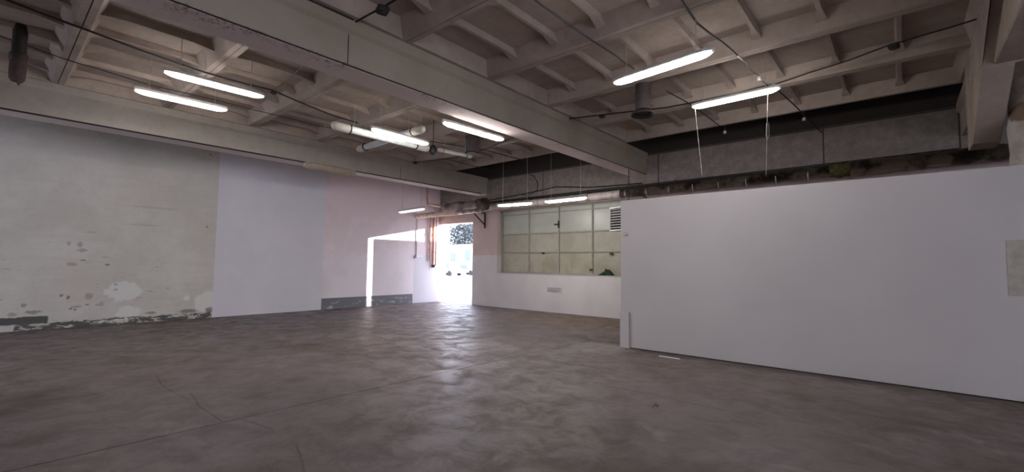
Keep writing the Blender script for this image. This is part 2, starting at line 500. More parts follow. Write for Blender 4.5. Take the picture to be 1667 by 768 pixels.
# ------------------------------------------------------------------ structure
WL, WB = -14.3, 12.1          # left wall, back wall
TH = .38
X_R, Y_F = 7.0, -6.0
ZT = 5.35
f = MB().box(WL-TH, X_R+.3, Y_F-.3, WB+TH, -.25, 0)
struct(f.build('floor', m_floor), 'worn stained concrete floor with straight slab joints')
f = MB().box(WL-TH, WL, Y_F-.3, WB+TH, 0, ZT)
struct(f.build('wall_left', m_wall_left), 'patchy old painted wall with one tall newer white field')
DX0, DX1, DZ = -14.3, -12.36, 3.13
WX0, WX1, WZ0, WZ1 = -11.1, -5.0, 1.22, 3.48
f = MB()
f.box(DX0, DX1, WB, WB+TH, DZ, ZT)
f.box(DX1, WX0, WB, WB+TH, 0, ZT)
f.box(WX0, WX1, WB, WB+TH, 0, WZ0)
f.box(WX0, WX1, WB, WB+TH, WZ1, ZT)
f.box(WX1, X_R+.3, WB, WB+TH, 0, ZT)
struct(f.build('wall_back', m_wall_back), 'end wall with the open doorway and the overpainted window')
f = MB()                      # unseen side walls; the openings are added to let in extra daylight
OZ0, OZ1 = 1.1, 4.0
f.box(X_R, X_R+.3, Y_F, WB, 0, OZ0); f.box(X_R, X_R+.3, Y_F, WB, OZ1, ZT)
for y0, y1 in ((Y_F, -5.2), (-1.5, .8), (3.6, WB)):
    f.box(X_R, X_R+.3, y0, y1, OZ0, OZ1)
struct(f.build('wall_right', m_shell))
f = MB()
f.box(WL, X_R, Y_F-.3, Y_F, 0, OZ0-.6); f.box(WL, X_R, Y_F-.3, Y_F, OZ1, ZT)
for x0, x1 in ((WL, -12.6), (-11.0, X_R)):  # unseen opening added for extra daylight
    f.box(x0, x1, Y_F-.3, Y_F, OZ0-.6, OZ1)
struct(f.build('wall_front', m_shell))

# partition with slightly ragged lower edge
PX0, PX1, PY, PZ = -4.1, 3.6, 8.0, 2.80
f = MB()
f.box(PX0, PX1, PY, PY+.12, .012, PZ)
x = PX0
struct(f.build('wall_partition', m_part, bevel=.004), 'long free standing white partition wall')

# beams
BZ0, BZ1 = 4.10, 4.73
def beam(xr, wdt, mat, y0=Y_F, y1=WB):
    """web with a flared head; xr is the right face"""
    xl = xr-wdt
    prof = [(xl, BZ0+.015), (xl+.015, BZ0), (xr-.015, BZ0), (xr, BZ0+.015), (xr, 4.54), (xr+.05, 4.585), (xr+.05, BZ1), (xl-.05, BZ1), (xl-.05, 4.585), (xl, 4.54)]
    return MB().prism(prof, y0, y1, 1).build('ceiling_beam', mat)
B1R, B2R = -5.40, -11.65
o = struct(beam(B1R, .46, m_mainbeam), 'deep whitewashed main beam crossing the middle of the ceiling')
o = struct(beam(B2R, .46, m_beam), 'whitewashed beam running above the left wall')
B3L = .95
o = struct(beam(B3L+.46, .46, m_slab), 'whitewashed beam at the right edge of the picture')

# coffered slabs
def panel(f, x0, x1, y0, y1, xs, side=True):
    zt, zb = 4.98, BZ1
    g = .006
    rw, rt_ = .085, .20
    # long ribs
    f.prism([(y0+g, zt), (y0+g, zb), (y0+rw, zb), (y0+rt_, zt)], x0, x1, 0)
    f.prism([(y1-g, zt), (y1-g, zb), (y1-rw, zb), (y1-rt_, zt)], x0, x1, 0)
    # end ribs
    f.prism([(x0, zt), (x0, zb), (x0+.12, zb), (x0+.20, zt)], y0+rw, y1-rw, 1)
    f.prism([(x1, zt), (x1, zb), (x1-.12, zb), (x1-.20, zt)], y0+rw, y1-rw, 1)
    for xc in xs:
        zc = 4.895
        for s_ in (1,):
            prof = [(y0+.135, zt), (y0+.135, 4.84), (y0+.40, zc), (y1-.40, zc), (y1-.135, 4.84), (y1-.135, zt)]
            flare = [.05, .085, .026, .026, .07, .05]
            vs = []
            n = len(prof)
            for hw_top, hw_bot, sg in ((.05, .028, -1), (.05, .028, 1)):
                for (yy, zz), hw in zip(prof, flare):
                    vs.append((xc+sg*hw, yy, zz))
            fs = [(i, (i+1) % n, n+(i+1) % n, n+i) for i in range(n)]+[tuple(range(n-1, -1, -1)), tuple(range(n, 2*n))]
            f.add(vs, fs)
    f.box(x0, x1, y0+g*.3, y1-g*.3, zt, zt+.06)

f = MB()
f.box(WL, X_R, Y_F, 10.75, 5.04, 5.3)
top_gap = MB().box(WL, X_R, 10.47, WB, 5.301, 5.34)
top_gap.box(WL, X_R, 10.75, WB, 5.24, 5.30)  # dark sheets: the shade of the gap is in their colour
struct(top_gap.build('trim_3', m_dark), 'shade-painted dark gap between the last slab rib and the end wall')
# middle bay (left of main beam): joints every 1.625 m
xa, xb = B2R-.02, B1R-.46+.02
yj = [10.46-1.625*k for k in range(0, 11)]
xs = [xa+.0+(xb-xa)*(k)/7.4+.04 for k in range(1, 8)]
xs = [B1R-.46-.75-.785*k for k in range(0, 7)]
for k in range(len(yj)-1):
    panel(f, xa, xb, yj[k+1], yj[k], xs)
# right bay
xa, xb = B1R+.0, B3L+.02
yj = [10.74-1.735*k for k in range(0, 10)]
xs = [-4.63+.785*k for k in range(0, 7)]
for k in range(len(yj)-1):
    panel(f, xa, xb, yj[k+1], yj[k], xs)
# bays beyond the outer beams
for x0, x1 in ((WL, B2R-.44), (B3L+.44, X_R)):
    for k in range(len(yj)-1):
        panel(f, x0, x1, yj[k+1], yj[k], [x0+.75+.785*j for j in range(int((x1-x0)/.785)-1)])
struct(f.build('ceiling', m_slab), 'ceiling of whitewashed ribbed concrete slabs')

# haunched concrete beam end at the right edge
f = MB()
f.prism([(6.0, 5.04), (6.33, 5.04), (8.1, 4.078), (8.1, 5.04)], B3L-.10, B3L+1.3, 0)
f.prism([(8.1, 5.04), (8.1, 4.078), (9.40, 3.39), (9.9, 3.39), (9.9, 5.04)], B3L-.10, B3L+.19, 0)
o = f.build('trim_1', m_slab, bevel=.01)
struct(o, 'sloping concrete haunch under the right beam')

# window
wn = MB()
GY = WB+.25
wn.box(WX0, WX1, GY, GY+.02, WZ0, WZ1)
o = struct(wn.build('window_1', m_glass), 'wide window overpainted beige behind thin metal bars')
wf = MB()
bw = .022
for xx in (-11.03, -9.80, -8.545, -7.283, -6.02):
    wf.box(xx-bw, xx+bw, GY-.045, GY-.002, WZ0, WZ1)
for zz in (WZ0+.04, 1.955, 2.60, 3.30, WZ1-.03):
    wf.box(WX0, WX1, GY-.035, GY-.002, zz-bw*.8, zz+bw*.8)
wf.build('window_frame', m_frame, o)
wl = MB()
for px_, py_ in ((909, 365),):
    p = at(px_, py_, 1, GY-.06)
    wl.box(p.x-.15, p.x+.05, GY-.10, GY-.045, p.z-.02, p.z+.02)
    wl.box(p.x+.0, p.x+.03, GY-.10, GY-.045, p.z-.12, p.z+.12)
for px_, py_ in ((884, 412), (995, 413), (962, 439)):
    p = at(px_, py_, 1, GY-.06)
    wl.box(p.x-.05, p.x+.05, GY-.07, GY-.045, p.z-.03, p.z+.03)
wl.build('window_latch', m_rust, o)
sill = MB().box(WX0-.0, WX1, WB-.012, GY, WZ0-.004, WZ0+.018)
sill.build('window_sill', m_part, o)

# joint lines in the beam faces
f = MB()
def groove(x, y, z0, z1, r=.006):
    f.box(x-.001, x+.004, y-r, y+r, z0, z1)
p = at(567, 70, 0, B1R); groove(B1R, at(566, 100, 0, B1R).y, BZ0+.02, 4.52)
groove(B2R, at(652, 280, 0, B2R).y, BZ0+.02, 4.52)
struct(f.build('trim_2', m_joint), 'dark upright joints in the beam faces')

# door leaf folded open outside
d = MB()
dl = MB()
LX = -12.30
for y0, y1 in ((12.86, 14.4), (14.42, 15.9)):
    dl.box(LX, LX+.05, y0, y1, .05, 3.15)
    for zz in (.35, 1.6, 2.85):
        dl.box(LX-.02, LX, y0+.05, y1-.05, zz-.03, zz+.03)
o = struct(dl.build('door_1', plain('door_paint', (.55, .5, .48), .6)), 'tall steel gate leaf folded open outside')
hn = MB().tube([(LX-.02, 14.1, 1.0), (LX-.08, 14.1, 1.02), (LX-.08, 14.1, 1.2), (LX-.02, 14.1, 1.22)], .012)
hn.build('door_handle', m_rust, o)

# ------------------------------------------------------------------ outside
t = NT('pale_yard_ground', .9)
a = t.noise(.3, 6); b_ = t.noise(4, 5, off=3)
t.color(t.mix(t.step(a, .4, .6), (.38, .37, .36), (.46, .45, .44)))
f = MB().box(-120, 60, WB+TH, 120, -.25, -.02)
struct(f.build('yard_ground', t.mat), 'pale sunlit yard outside the doorway')

BY = 46.0
bx0, bx1 = at(700, 425, 1, BY).x, at(790, 425, 1, BY).x
top = at(745, 400, 1, BY).z
m_bw = plain('pale_render', (.50, .50, .52), .8)
bo = empty('yard_building', ((bx0+bx1)/2, BY, 0), 0, 'low pale building with small windows across the yard', 'building')
def loc(f):  # shift into the building's own frame
    f.v = [(x-(bx0+bx1)/2, y-BY, z) for x, y, z in f.v]; return f
loc(MB().box(bx0, bx1, BY, BY+6, -.02, top)).build('wall', m_bw, bo)
loc(MB().box(bx0-.3, bx1+.3, BY-.4, BY+6.3, top, top+.18)).build('roof', plain('roof_sheet', (.3, .3, .32), .6), bo)
m_wp = plain('window_pane', (.10, .13, .20), .2)
for (x0, y0, x1, y1) in ((734, 412, 742, 427), (757.5, 407, 766, 424)):
    a_, b_ = at(x0, y1, 1, BY), at(x1, y0, 1, BY)
    wi = loc(MB().box(a_.x-.1, b_.x+.1, BY-.06, BY+.02, a_.z-.1, b_.z+.1)).build('window', plain('window_surround', (.35, .35, .38)), bo)
    loc(MB().box(a_.x, b_.x, BY-.10, BY-.05, a_.z, b_.z)).build('pane', m_wp, wi)

def vehicle(name, label, cat, px_, Yd, L, h, c, van, rz=0):
    p = at(px_, 450, 1, Yd)
    r = empty(name, (p.x, Yd, 0), rz, label, cat)
    hb = h*.52 if not van else h
    f = MB()
    if van:
        prof = [(-L/2, .35), (L/2, .35), (L/2, h*.5), (L*.36, h*.55), (L*.27, h), (-L/2+.05, h), (-L/2, h-.1)]
    else:
        prof = [(-L/2, .3), (L/2, .3), (L/2, .62), (L*.44, .72), (L*.2, .80), (L*.07, h), (-L*.27, h), (-L*.42, .82), (-L/2, .78)]
    f.prism(prof, -.85, .85, 1)
    f.build('body', plain(name+'_paint', c, .35), r, bevel=.05)
    g = MB()
    if van:
        g.prism([(L*.08, h*.58), (L*.30, h*.58), (L*.245, h*.9), (L*.08, h*.9)], -.87, .87, 1)
    else:
        g.prism([(-L*.30, .84), (L*.15, .84), (L*.05, h-.08), (-L*.23, h-.08)], -.87, .87, 1)
    g.build('window', m_wp, r)
    for wx in (-L*.31, L*.31):
        for wy in (-.80, .80):
            wv = MB()
            wv.tube([(wx, wy-.1, .32), (wx, wy+.1, .32)], .32, 18)
            wv.build('wheel', m_cable, r)
vehicle('parked_van', 'pale blue van parked across the yard', 'van', 730, 38, 3.6, 1.75, (.26, .34, .48), True)
vehicle('parked_car', 'grey car parked right of the van across the yard', 'car', 764, 42.5, 3.6, 1.45, (.25, .25, .28), False)

# tree above the low building
TY = 54.0
tc = at(757, 385, 1, TY)
tr = empty('yard_tree', (tc.x, TY, 0), 0, 'leafy dark tree rising behind the low building', 'tree')
f = MB(); f.tube([(0, 0, -.02), (.1, 0, 2), (-.1, .1, 4), (0, 0, tc.z)], [.22, .18, .14, .06], 8)
for k in range(9):
    a_ = k*2.4
    f.tube([(0, 0, 3+k*.35), (cos(a_)*1.2, sin(a_)*.8, 4.2+k*.35)], [.07, .02], 5)
f.build('trunk', plain('bark', (.06, .05, .04)), tr)
f = MB()
a0, a1 = at(736, 399, 1, TY), at(782, 362, 1, TY)
for k in range(3000):
    x_ = random.uniform(a0.x, a1.x)-tc.x; z_ = random.uniform(a0.z-.8, a1.z)
    y_ = random.uniform(-1.4, 1.4)
    e = 1-max(0, (-x_)/(a0.x-tc.x)*-1)**4-max(0, (z_-tc.z)/(a1.z-tc.z))**3
    if e < random.uniform(0, .3) or mathutils.noise.noise(Vector((x_*.9, y_, z_*.9))) > .28: continue
    s_ = random.uniform(.16, .36)
    u = Vector((random.uniform(-1, 1), random.uniform(-1, 1), random.uniform(-1, 1))).normalized()*s_
    v = u.orthogonal().normalized()*s_*.4
    c0 = Vector((x_, y_, z_))
    f.add([c0-u, c0-v, c0+u, c0+v], [(0, 1, 2, 3)])
f.build('foliage', plain('leaf', (.05, .06, .06), .6), tr)

# ------------------------------------------------------------------ lamps
def fixture(p, q, label, lit=True, hang=True, zc=BZ1, width=.13, cover=None, group='strip lamps under the ceiling', name='strip_lamp', tilt=0):
    p, q = Vector(p), Vector(q)
    c0 = (p+q)/2; L = (q-p).length
    a_ = math.atan2(-(q-p).x, (q-p).y)
    r = empty(name, (c0.x, c0.y, c0.z-.05), a_, label, 'lamp', group)
    if tilt: r.rotation_euler = (0, -tilt, a_)
    h = width/2
    cov = cover or (m_tube if lit else m_cover)
    # diffuser: rounded trough tapering at both ends
    f = MB()
    st = [(-L/2, .35), (-L/2+.03, .62), (-L/2+.09, .9), (-L/2+.16, 1), (L/2-.16, 1), (L/2-.09, .9), (L/2-.03, .62), (L/2, .35)]
    vs = []; n = 11
    for y_, k in st:
        for i in range(n):
            t_ = pi*i/(n-1)
            vs.append((-cos(t_)*h*k, y_, .05-sin(t_)*.055*k))
    fs = [(i*n+j, i*n+j+1, (i+1)*n+j+1, (i+1)*n+j) for i in range(len(st)-1) for j in range(n-1)]
    fs += [tuple(range(n)), tuple(range((len(st)-1)*n, len(st)*n))[::-1]]
    fs += [(i*n, (i+1)*n, (i+1)*n+n-1, i*n+n-1) for i in range(len(st)-1)]
    f.add(vs, fs).build('diffuser', cov, r, smooth=True)
    f = MB()
    vs = []
    st2 = [(-L/2-.015, .45), (-L/2+.09, .97), (L/2-.09, .97), (L/2+.015, .45)]
    tray = [(-1, .052), (-1.03, .075), (-.6, .105), (.6, .105), (1.03, .075), (1, .052)]
    for y_, k in st2:
        for u_, z_ in tray:
            vs.append((u_*h*k, y_, z_))
    n = len(tray)
    fs = [(i*n+j, i*n+(j+1) % n, (i+1)*n+(j+1) % n, (i+1)*n+j) for i in range(3) for j in range(n)]+[tuple(range(n)), tuple(range(3*n, 4*n))[::-1]]
    f.add(vs, fs).build('housing', m_tray if lit else m_oldwhite, r)
    for s_ in (-1, 1):
        MB().bbox(-h*.35, h*.35, s_*(L/2)-.02, s_*(L/2)+.03, .035, .085, .01).build('end_cap', m_tray, r)
    if hang:
        for s_ in (-1, 1):
            y_ = s_*L*.36
            top_ = (zc-(c0.z-.05))
            MB().tube([(0, y_, .10), (0, y_, top_)], .0045, 5).build('suspension_wire', m_steelwire, r)
    return r
def A(x, y, z): return at(x, y, 2, z)
fixture(A(268, 116, 4.3), A(428, 157, 4.3), 'lit strip lamp, upper of the pair nearest the left edge', zc=4.978)
fixture(A(220, 146, 4.32), A(368, 179, 4.32), 'lit strip lamp, lower of the pair nearest the left edge', zc=4.978)
fixture(A(605, 209, 4.08), A(696, 234, 4.08), 'lit strip lamp hanging in front of the unlit crossed lamps')
l4a, l4b = A(728, 197, 4.02), A(827, 225, 4.02)
l4a.x -= .10; l4b.x -= .14
fixture(l4a, l4b, 'lit strip lamp tight against the left side of the main beam')
fixture(A(1001, 135, 4.15), A(1159, 83, 4.15), 'lit strip lamp beside the big vent pipe, right of the main beam')
fixture(A(1128, 174, 4.3), A(1268, 143, 4.3), 'lit strip lamp nearest the right edge, lower of the right pair', zc=4.978)
fixture(at(811, 334, 2, 3.3), at(866, 330, 2, 3.3), 'lit strip lamp hanging left above the painted window', zc=4.975)
fixture(at(888, 328, 2, 3.3), at(955, 321, 2, 3.3), 'lit strip lamp hanging in the middle above the painted window', zc=4.96)
fixture(at(650, 345, 2, 3.2), at(691, 339, 2, 3.2), 'dim strip lamp hanging near the corner left of the doorway', cover=m_tubedim, zc=4.73)
q0, q1 = at(497, 264, 0, B2R+.12), at(581, 272, 0, B2R+.12)
fixture((q0.x, q0.y, q0.z-.0), (q0.x, q1.y, q0.z-.06), 'unlit dusty strip lamp fixed to the left beam face', lit=False, hang=False, cover=m_oldcover, width=.20, tilt=1.15)

def long_batten(p, q, label, k=1.0, es=.30):
    """old long tubular lamp: a clear sleeve between two rounded end sockets, with clamp rings"""
    p, q = Vector(p), Vector(q); c0 = (p+q)/2; L = (q-p).length
    a_ = math.atan2(-(q-p).x, (q-p).y)
    r = empty('tubular_lamp', (c0.x, c0.y, c0.z-.08), a_, label, 'lamp', 'unlit crossed tubular lamps')
    MB().tube([(0, -L/2+es, .08), (0, L/2-es, .08)], .075*k, 16).build('sleeve', m_cover, r, smooth=True)
    for s_ in (-1, 1):
        MB().tube([(0, s_*(L/2-es*1.2), .08), (0, s_*(L/2-.08*k), .08), (0, s_*(L/2-.03), .076), (0, s_*L/2, .07)], [.088*k, .088*k, .075*k, .04*k], 16).build('end_socket', m_oldwhite, r, smooth=True)
        MB().tube([(0, s_*(L/2-es*1.27), .08), (0, s_*(L/2-es*1.2), .08)], .098*k, 16).build('clamp_ring', m_cable, r)
        MB().tube([(0, s_*L*.3, .16), (0, s_*L*.3, BZ1-(c0.z-.08))], .006, 5).build('suspension_wire', m_steelwire, r)
    return r
long_batten(A(540, 203, 4.2), A(698, 242, 4.2), 'long unlit tubular lamp running behind the lit strip lamp')
long_batten(A(583, 243, 4.38), A(690, 209, 4.38), 'long unlit tubular lamp crossing above the other one')
long_batten(A(712, 243, 4.3), A(768, 255, 4.3), 'thin unlit tubular lamp further back, in front of the square duct', .55, .14)

# lantern at the crossing
p = A(705, 243, 4.2)
r = empty('hanging_lantern', (p.x, p.y, p.z-.12), 0, 'small black hanging lantern at the end of the long tubular lamp', 'lamp')
MB().lathe([(.0, -.02), (.05, 0), (.085, .06), (.085, .14), (.05, .2), (.03, .22), (0, .22)], (0, 0, 0), 16).build('lamp_body', m_cable, r, smooth=True)
MB().tube([(0, 0, .2), (0, 0, 4.978-p.z+.12)], .008, 6).build('suspension_rod', m_cable, r)

# ------------------------------------------------------------------ vent pipes through the roof
def vent(c, rr, z0, label, flare=True, mat=m_vent):
    r = empty('vent_pipe', (c[0], c[1], z0), 0, label, 'vent')
    f = MB()
    f.lathe([(rr, .05), (rr, .35), (rr+.006, .355), (rr+.006, .375), (rr, .38), (rr, 5.05-z0), (rr-.01, 5.05-z0), (rr-.01, .05)], (0, 0, 0), 28)
    f.build('shaft', mat, r, smooth=True)
    if flare:
        g = MB()
        g.lathe([(rr-.01, .07), (rr+.07, .0), (rr+.075, .004), (rr+.075, .03), (rr+.01, .09), (rr, .09)], (0, 0, 0), 28)
        g.build('flared_collar', m_ventb, r, smooth=True)
        g = MB(); g.lathe([(rr-.012, .06), (0, .06)], (0, 0, 0), 28)
        g.build('damper_plate', m_ventb, r)
    return r
pv = A(1047, 186, 4.2)
vent((pv.x, pv.y), .135, 4.18, 'round sooty vent pipe with a flared mouth beside the lit lamp')
# square duct further back
p = at(764, 248, 2, 4.50)
p.y += .1
r = empty('square_duct', (p.x, p.y, 4.50), 0, 'short square grey duct hanging behind the tubular lamps', 'duct')
MB().bbox(-.13, .13, -.13, .13, 0, .475, .008).build('duct_casing', plain('dull_duct_metal', (.14, .12, .115), .6), r)
MB().box(-.14, .14, -.14, .14, -.01, .02).build('duct_rim', m_ventb, r)
# old dark hanging fan unit, left edge
p = A(28, 120, 4.25)
r = empty('hanging_heater', (p.x, p.y, 4.12), .2, 'dark cylindrical unit hanging from the ceiling at the left edge', 'heater')
MB().lathe([(0, 0), (.06, .01), (.085, .05), (.09, .15), (.09, .30), (.085, .33)], (0, 0, 0), 24).build('bowl', m_rust, r, smooth=True)
MB().lathe([(.09, .32), (.10, .34), (.10, .42), (.08, .44), (.08, .92), (0, .92)], (0, 0, 0), 24).build('casing', m_ventb, r, smooth=True)
MB().bbox(-.16, -.08, -.05, .05, .30, .42, .01).build('junction', m_ventb, r)
MB().tube([(.06, 0, .02), (.08, 0, -.03), (.10, .0, -.05), (.12, 0, -.02)], .015, 8).build('hook', m_rust, r)

# ------------------------------------------------------------------ cables
def cable(name, label, cat, pts, r=.012, mat=m_cable, sag=0, group=None, jit=.0):
    P = []
    pts = [Vector(p) for p in pts]
    for i in range(len(pts)-1):
        n = max(2, int((pts[i+1]-pts[i]).length/.25))
        for k in range(n):
            u = k/n
            q = pts[i].lerp(pts[i+1], u)
            q.z -= sag*4*u*(1-u)
            if jit and 0 < k: q += Vector((random.uniform(-jit, jit), random.uniform(-jit, jit), random.uniform(-jit, 0)))
            P.append(q)
    P.append(pts[-1])
    o = MB().tube(P, r, 7).build(name, mat, smooth=True)
    return tag(o, label, cat, group)
CZ = 4.705
L_ = lambda pts, z=CZ: [A(x, y, z) for x, y in pts]
cable('ceiling_cable', 'thick black cable crossing the left ceiling above the first lit lamps', 'cable', L_([(0, -5), (45, 13), (190, 67), (300, 107), (372, 129), (445, 147)]), .016, jit=.006)
cable('ceiling_cable', 'black cable from the junction box towards the crossed tubular lamps', 'cable', L_([(447, 148), (500, 171), (540, 187), (582, 200)]), .016, jit=.006)
cable('ceiling_cable', 'thin dark cable beside the hanging heater at the left edge', 'cable', L_([(-5, 57), (40, 72), (105, 96), (160, 112), (240, 137)]), .008, jit=.004)
cable('ceiling_cable', 'thin dark cable passing behind the lower lit lamp of the left pair', 'cable', L_([(243, 138), (310, 153), (372, 168), (440, 185), (520, 205), (560, 212)]), .007, jit=.004)
cable('ceiling_cable', 'thin branch cable from the junction box up to the main beam', 'cable', L_([(447, 145), (470, 128), (494, 107)]), .007)
cable('ceiling_cable', 'black conduit at the top edge with a junction box on it', 'cable', L_([(575, 38), (600, 24), (623, 12), (650, -4)]), .013)
cable('ceiling_cable', 'black cable crossing the ribs left of the round vent pipe', 'cable', L_([(865, -5), (905, 25), (950, 57), (1000, 89), (1032, 112)]), .013, jit=.004)
cable('ceiling_cable', 'black cable running on behind the round vent pipe', 'cable', L_([(1085, 148), (1118, 166), (1145, 185), (1172, 205)]), .010, jit=.003)
cable('ceiling_cable', 'black cable coming down past the end of the upper right lamp', 'cable', L_([(1106, -5), (1135, 38), (1160, 58), (1188, 79), (1200, 90)]), .015, jit=.008)
cable('ceiling_cable', 'twisted pale wire between the two right lamps', 'wire', L_([(1200, 90), (1216, 102), (1222, 115), (1235, 122), (1240, 132), (1258, 140)]), .010, m_steelwire, jit=.02)
cable('ceiling_cable', 'black cable from the right lamp down to the back wall', 'cable', L_([(1268, 148), (1290, 168), (1312, 190)])+[at(1337, 215, 1, WB-.02)], .012, jit=.004)
cable('ceiling_cable', 'black conduit along the rib from the main beam past the round vent pipe', 'cable', L_([(910, 187), (925, 193), (980, 187), (1030, 181), (1085, 175), (1128, 167), (1200, 152), (1255, 138)]), .014)
cable('ceiling_cable', 'black cable along the rib from the right lamp to the right beam', 'cable', L_([(1262, 137), (1318, 118), (1385, 97), (1440, 76), (1500, 58), (1590, 31)]), .011, jit=.006)
cable('ceiling_cable', 'black conduit along the far rib left of the main beam', 'cable', L_([(676, 264), (740, 257), (795, 241), (838, 222)], 4.69), .014)
cable('ceiling_cable', 'black cable crossing under the square duct', 'cable', L_([(700, 230), (745, 237), (785, 243), (830, 255), (868, 264)]), .013)
cable('ceiling_cable', 'thin cable on the far slab near the end wall', 'cable', L_([(722, 258), (755, 266), (800, 277)]), .010)
# the dark lines along the lower beam arrises
cable('beam_line', 'straight dark line along the lower edge of the main beam', 'cable', [(B1R+.008, Y_F+.1, BZ0+.015), (B1R+.008, 2, BZ0+.01), (B1R+.008, 7, BZ0+.015), (B1R+.008, WB-.05, BZ0+.012)], .009)
cable('beam_line', 'straight dark line along the lower edge of the left beam', 'cable', [(B2R+.008, Y_F+.1, BZ0+.015), (B2R+.008, 5, BZ0+.015), (B2R+.008, WB-.3, BZ0+.012)], .016)
cable('beam_line', 'dark cable lying along the top ledge of the main beam', 'cable', [(B1R+.055, Y_F+.1, 4.715), (B1R+.055, at(575, 38, 0, B1R+.05).y, 4.715)], .012)

def jbox(p, label, s=.07, mat=m_cable, name='junction_box'):
    r = empty(name, (p[0], p[1], p[2]-s), random.uniform(-.3, .3), label, 'junction box')
    MB().bbox(-s, s, -s, s, 0, s*1.0, .012).build('box_body', mat, r)
    MB().lathe([(s*.55, 0), (s*.5, -s*.25), (0, -s*.28)], (0, 0, 0), 14).build('lid', mat, r)
jbox(A(623, 12, 4.69), 'black junction box on the conduit at the top edge')
jbox(A(445, 148, 4.70), 'dark junction box right of the upper left lamp', .05)
jbox(A(980, 187, 4.69), 'black junction box on the conduit left of the round vent pipe', .055)
jbox(A(1455, 72, 4.69), 'black junction box on the cable near the right beam', .06)
jbox(A(676, 263, 4.69), 'black junction box above the left beam far end', .06)
for (x_, y_, lab) in ((1180, 215, 'white ceramic cable insulator in the shadow left of the hanging wires'), (1309, 194, 'white ceramic cable insulator above the end wall on the right'), (1236, 128, 'white ceramic cable insulator on the twisted wire')):
    p = A(x_, y_, 4.62) if y_ < 140 else at(x_, y_, 1, 11.2)
    r = empty('cable_insulator', (p.x, p.y, p.z-.03), 0, lab, 'insulator')
    MB().lathe([(0, 0), (.03, .0), (.035, .02), (.022, .03), (.035, .045), (.03, .06), (0, .06)], (0, 0, 0), 14).build('knob', m_whiteplastic, r, smooth=True)
    zt_ = 5.238 if y_ > 140 else 4.98
    MB().tube([(0, 0, .05), (0, 0, zt_-p.z+.03)], .004, 5).build('rod', m_steelwire, r)

# bare suspension wires with hooks
def hangwire(x0, y0, x1, y1, label, Y):
    a_, b_ = at(x0, y0, 1, Y), at(x1, y1, 1, Y)
    cable('hanging_wire', label, 'wire', [a_, b_], .0028, m_steelwire, group='bare suspension wires')
hangwire(1131, 172, 1143, 286, 'thin bare wire hanging left under the right lamps', 7.86)
hangwire(1250, 150, 1247, 286, 'thin bare looped wire hanging under the end of the rightmost lamp', 7.83)
a_ = at(1249, 200, 1, 7.83)
cable('wire_loop', 'narrow wire loop halfway down the bare hanging wire', 'wire', [a_+Vector((.02, 0, 0)), a_+Vector((.022, 0, -.2)), a_+Vector((.0, 0, -.25)), a_+Vector((-.022, 0, -.2)), a_+Vector((-.010, 0, 0))], .003, m_steelwire)

# ------------------------------------------------------------------ pipes along the end wall
def lumpy(p, q, r, n, mat, name, parent=None, wob=.08, sides=18):
    p, q = Vector(p), Vector(q)
    pts = [p.lerp(q, i/n) for i in range(n+1)]
    rs = [r*(1+random.uniform(-wob, wob)) for _ in pts]
    o = MB().tube(pts, rs, sides, wob=wob*.5).build(name, mat, parent, smooth=False)
    for pl in o.data.polygons: pl.use_smooth = True
    return o
PYL = 11.75
r = empty('insulated_pipe', (-4, PYL, 3.45), 0, 'long foil lagged heating pipe running along the end wall', 'pipe')
def pl_(v): return Vector(v)-Vector((-4, PYL, 3.45))
lumpy(pl_((-11.9, PYL, 3.56)), pl_((-6.0, PYL, 3.58)), .115, 44, m_wrap, 'pale_lagging', r, .07)
lumpy(pl_((-6.0, PYL, 3.58)), pl_((-1.1, PYL, 3.62)), .12, 40, m_foildark, 'worn_lagging', r, .08)
lumpy(pl_((-1.1, PYL, 3.62)), pl_((-.75, PYL, 3.62)), .15, 6, m_moss, 'bare_wool', r, .12)
lumpy(pl_((-.75, PYL, 3.62)), pl_((2.5, PYL, 3.66)), .15, 26, m_foildark, 'foil_lagging', r, .12)
for k in range(16):
    x_ = -10.8+k*.62
    MB().tube([pl_((x_, PYL, 3.57)), pl_((x_+.02, PYL, 3.57))], .128, 16).build('binding_band', m_steelwire, r)
r = empty('service_pipe', (-4, 11.93, 3.78), 0, 'thin black service pipe above the lagged heating pipe', 'pipe')
MB().tube([(-7.6, 0, .0), (-2, 0, .0), (3.6, 0, .02), (4.9, 0, .03)], .035, 10).build('pipe_run', m_cable, r, smooth=True)
for x_ in (-5.5, -3.2, -.5, 2.2, 4.2):
    MB().box(x_-.015, x_+.015, -.05, .15, -.05, .05).build('bracket', m_rust, r)

# lower peach pipe and foil bundle left over the doorway
r = empty('jacketed_pipe', (-13, 10.9, 3.3), 0, 'peach jacketed pipe above the doorway ending near the left wall', 'pipe')
o0 = Vector((-13, 10.9, 3.3))
p0, p1 = at(686, 351, 1, 10.8), at(786, 342, 1, 10.8)
lumpy(p0-o0, p0.lerp(p1, .62)-o0, .095, 18, m_peach, 'jacket', r, .04)
lumpy(p0.lerp(p1, .55)-o0, p1-o0, .075, 14, m_foil, 'torn_foil', r, .12)
MB().tube([p0-o0+Vector((.02, 0, 0)), p0-o0+Vector((-.1, 0, .0)), p0-o0+Vector((-.2, .02, .0)), (WL-o0.x, .05, p0.z-o0.z)], .085, 14).build('elbow', m_peach, r, smooth=True)
r = empty('foil_bundle', (-12, 10.9, 3.5), 0, 'crumpled foil wrapped pipe bundle above the doorway', 'pipe')
o0 = Vector((-12, 10.9, 3.5))
p0, p1 = at(724, 340, 1, 11.1), at(792, 332, 1, 11.1)
lumpy(p0-o0, p1-o0+Vector((-.3, 0, 0)), .19, 16, m_foil, 'foil_lagging', r, .14)
lumpy(p1-o0+Vector((-.55, 0, .02)), p1-o0+Vector((-.05, .05, .02)), .195, 6, m_foildark, 'torn_end', r, .14)
q0, q1 = at(700, 333, 1, 11.1), at(726, 337, 1, 11.1)
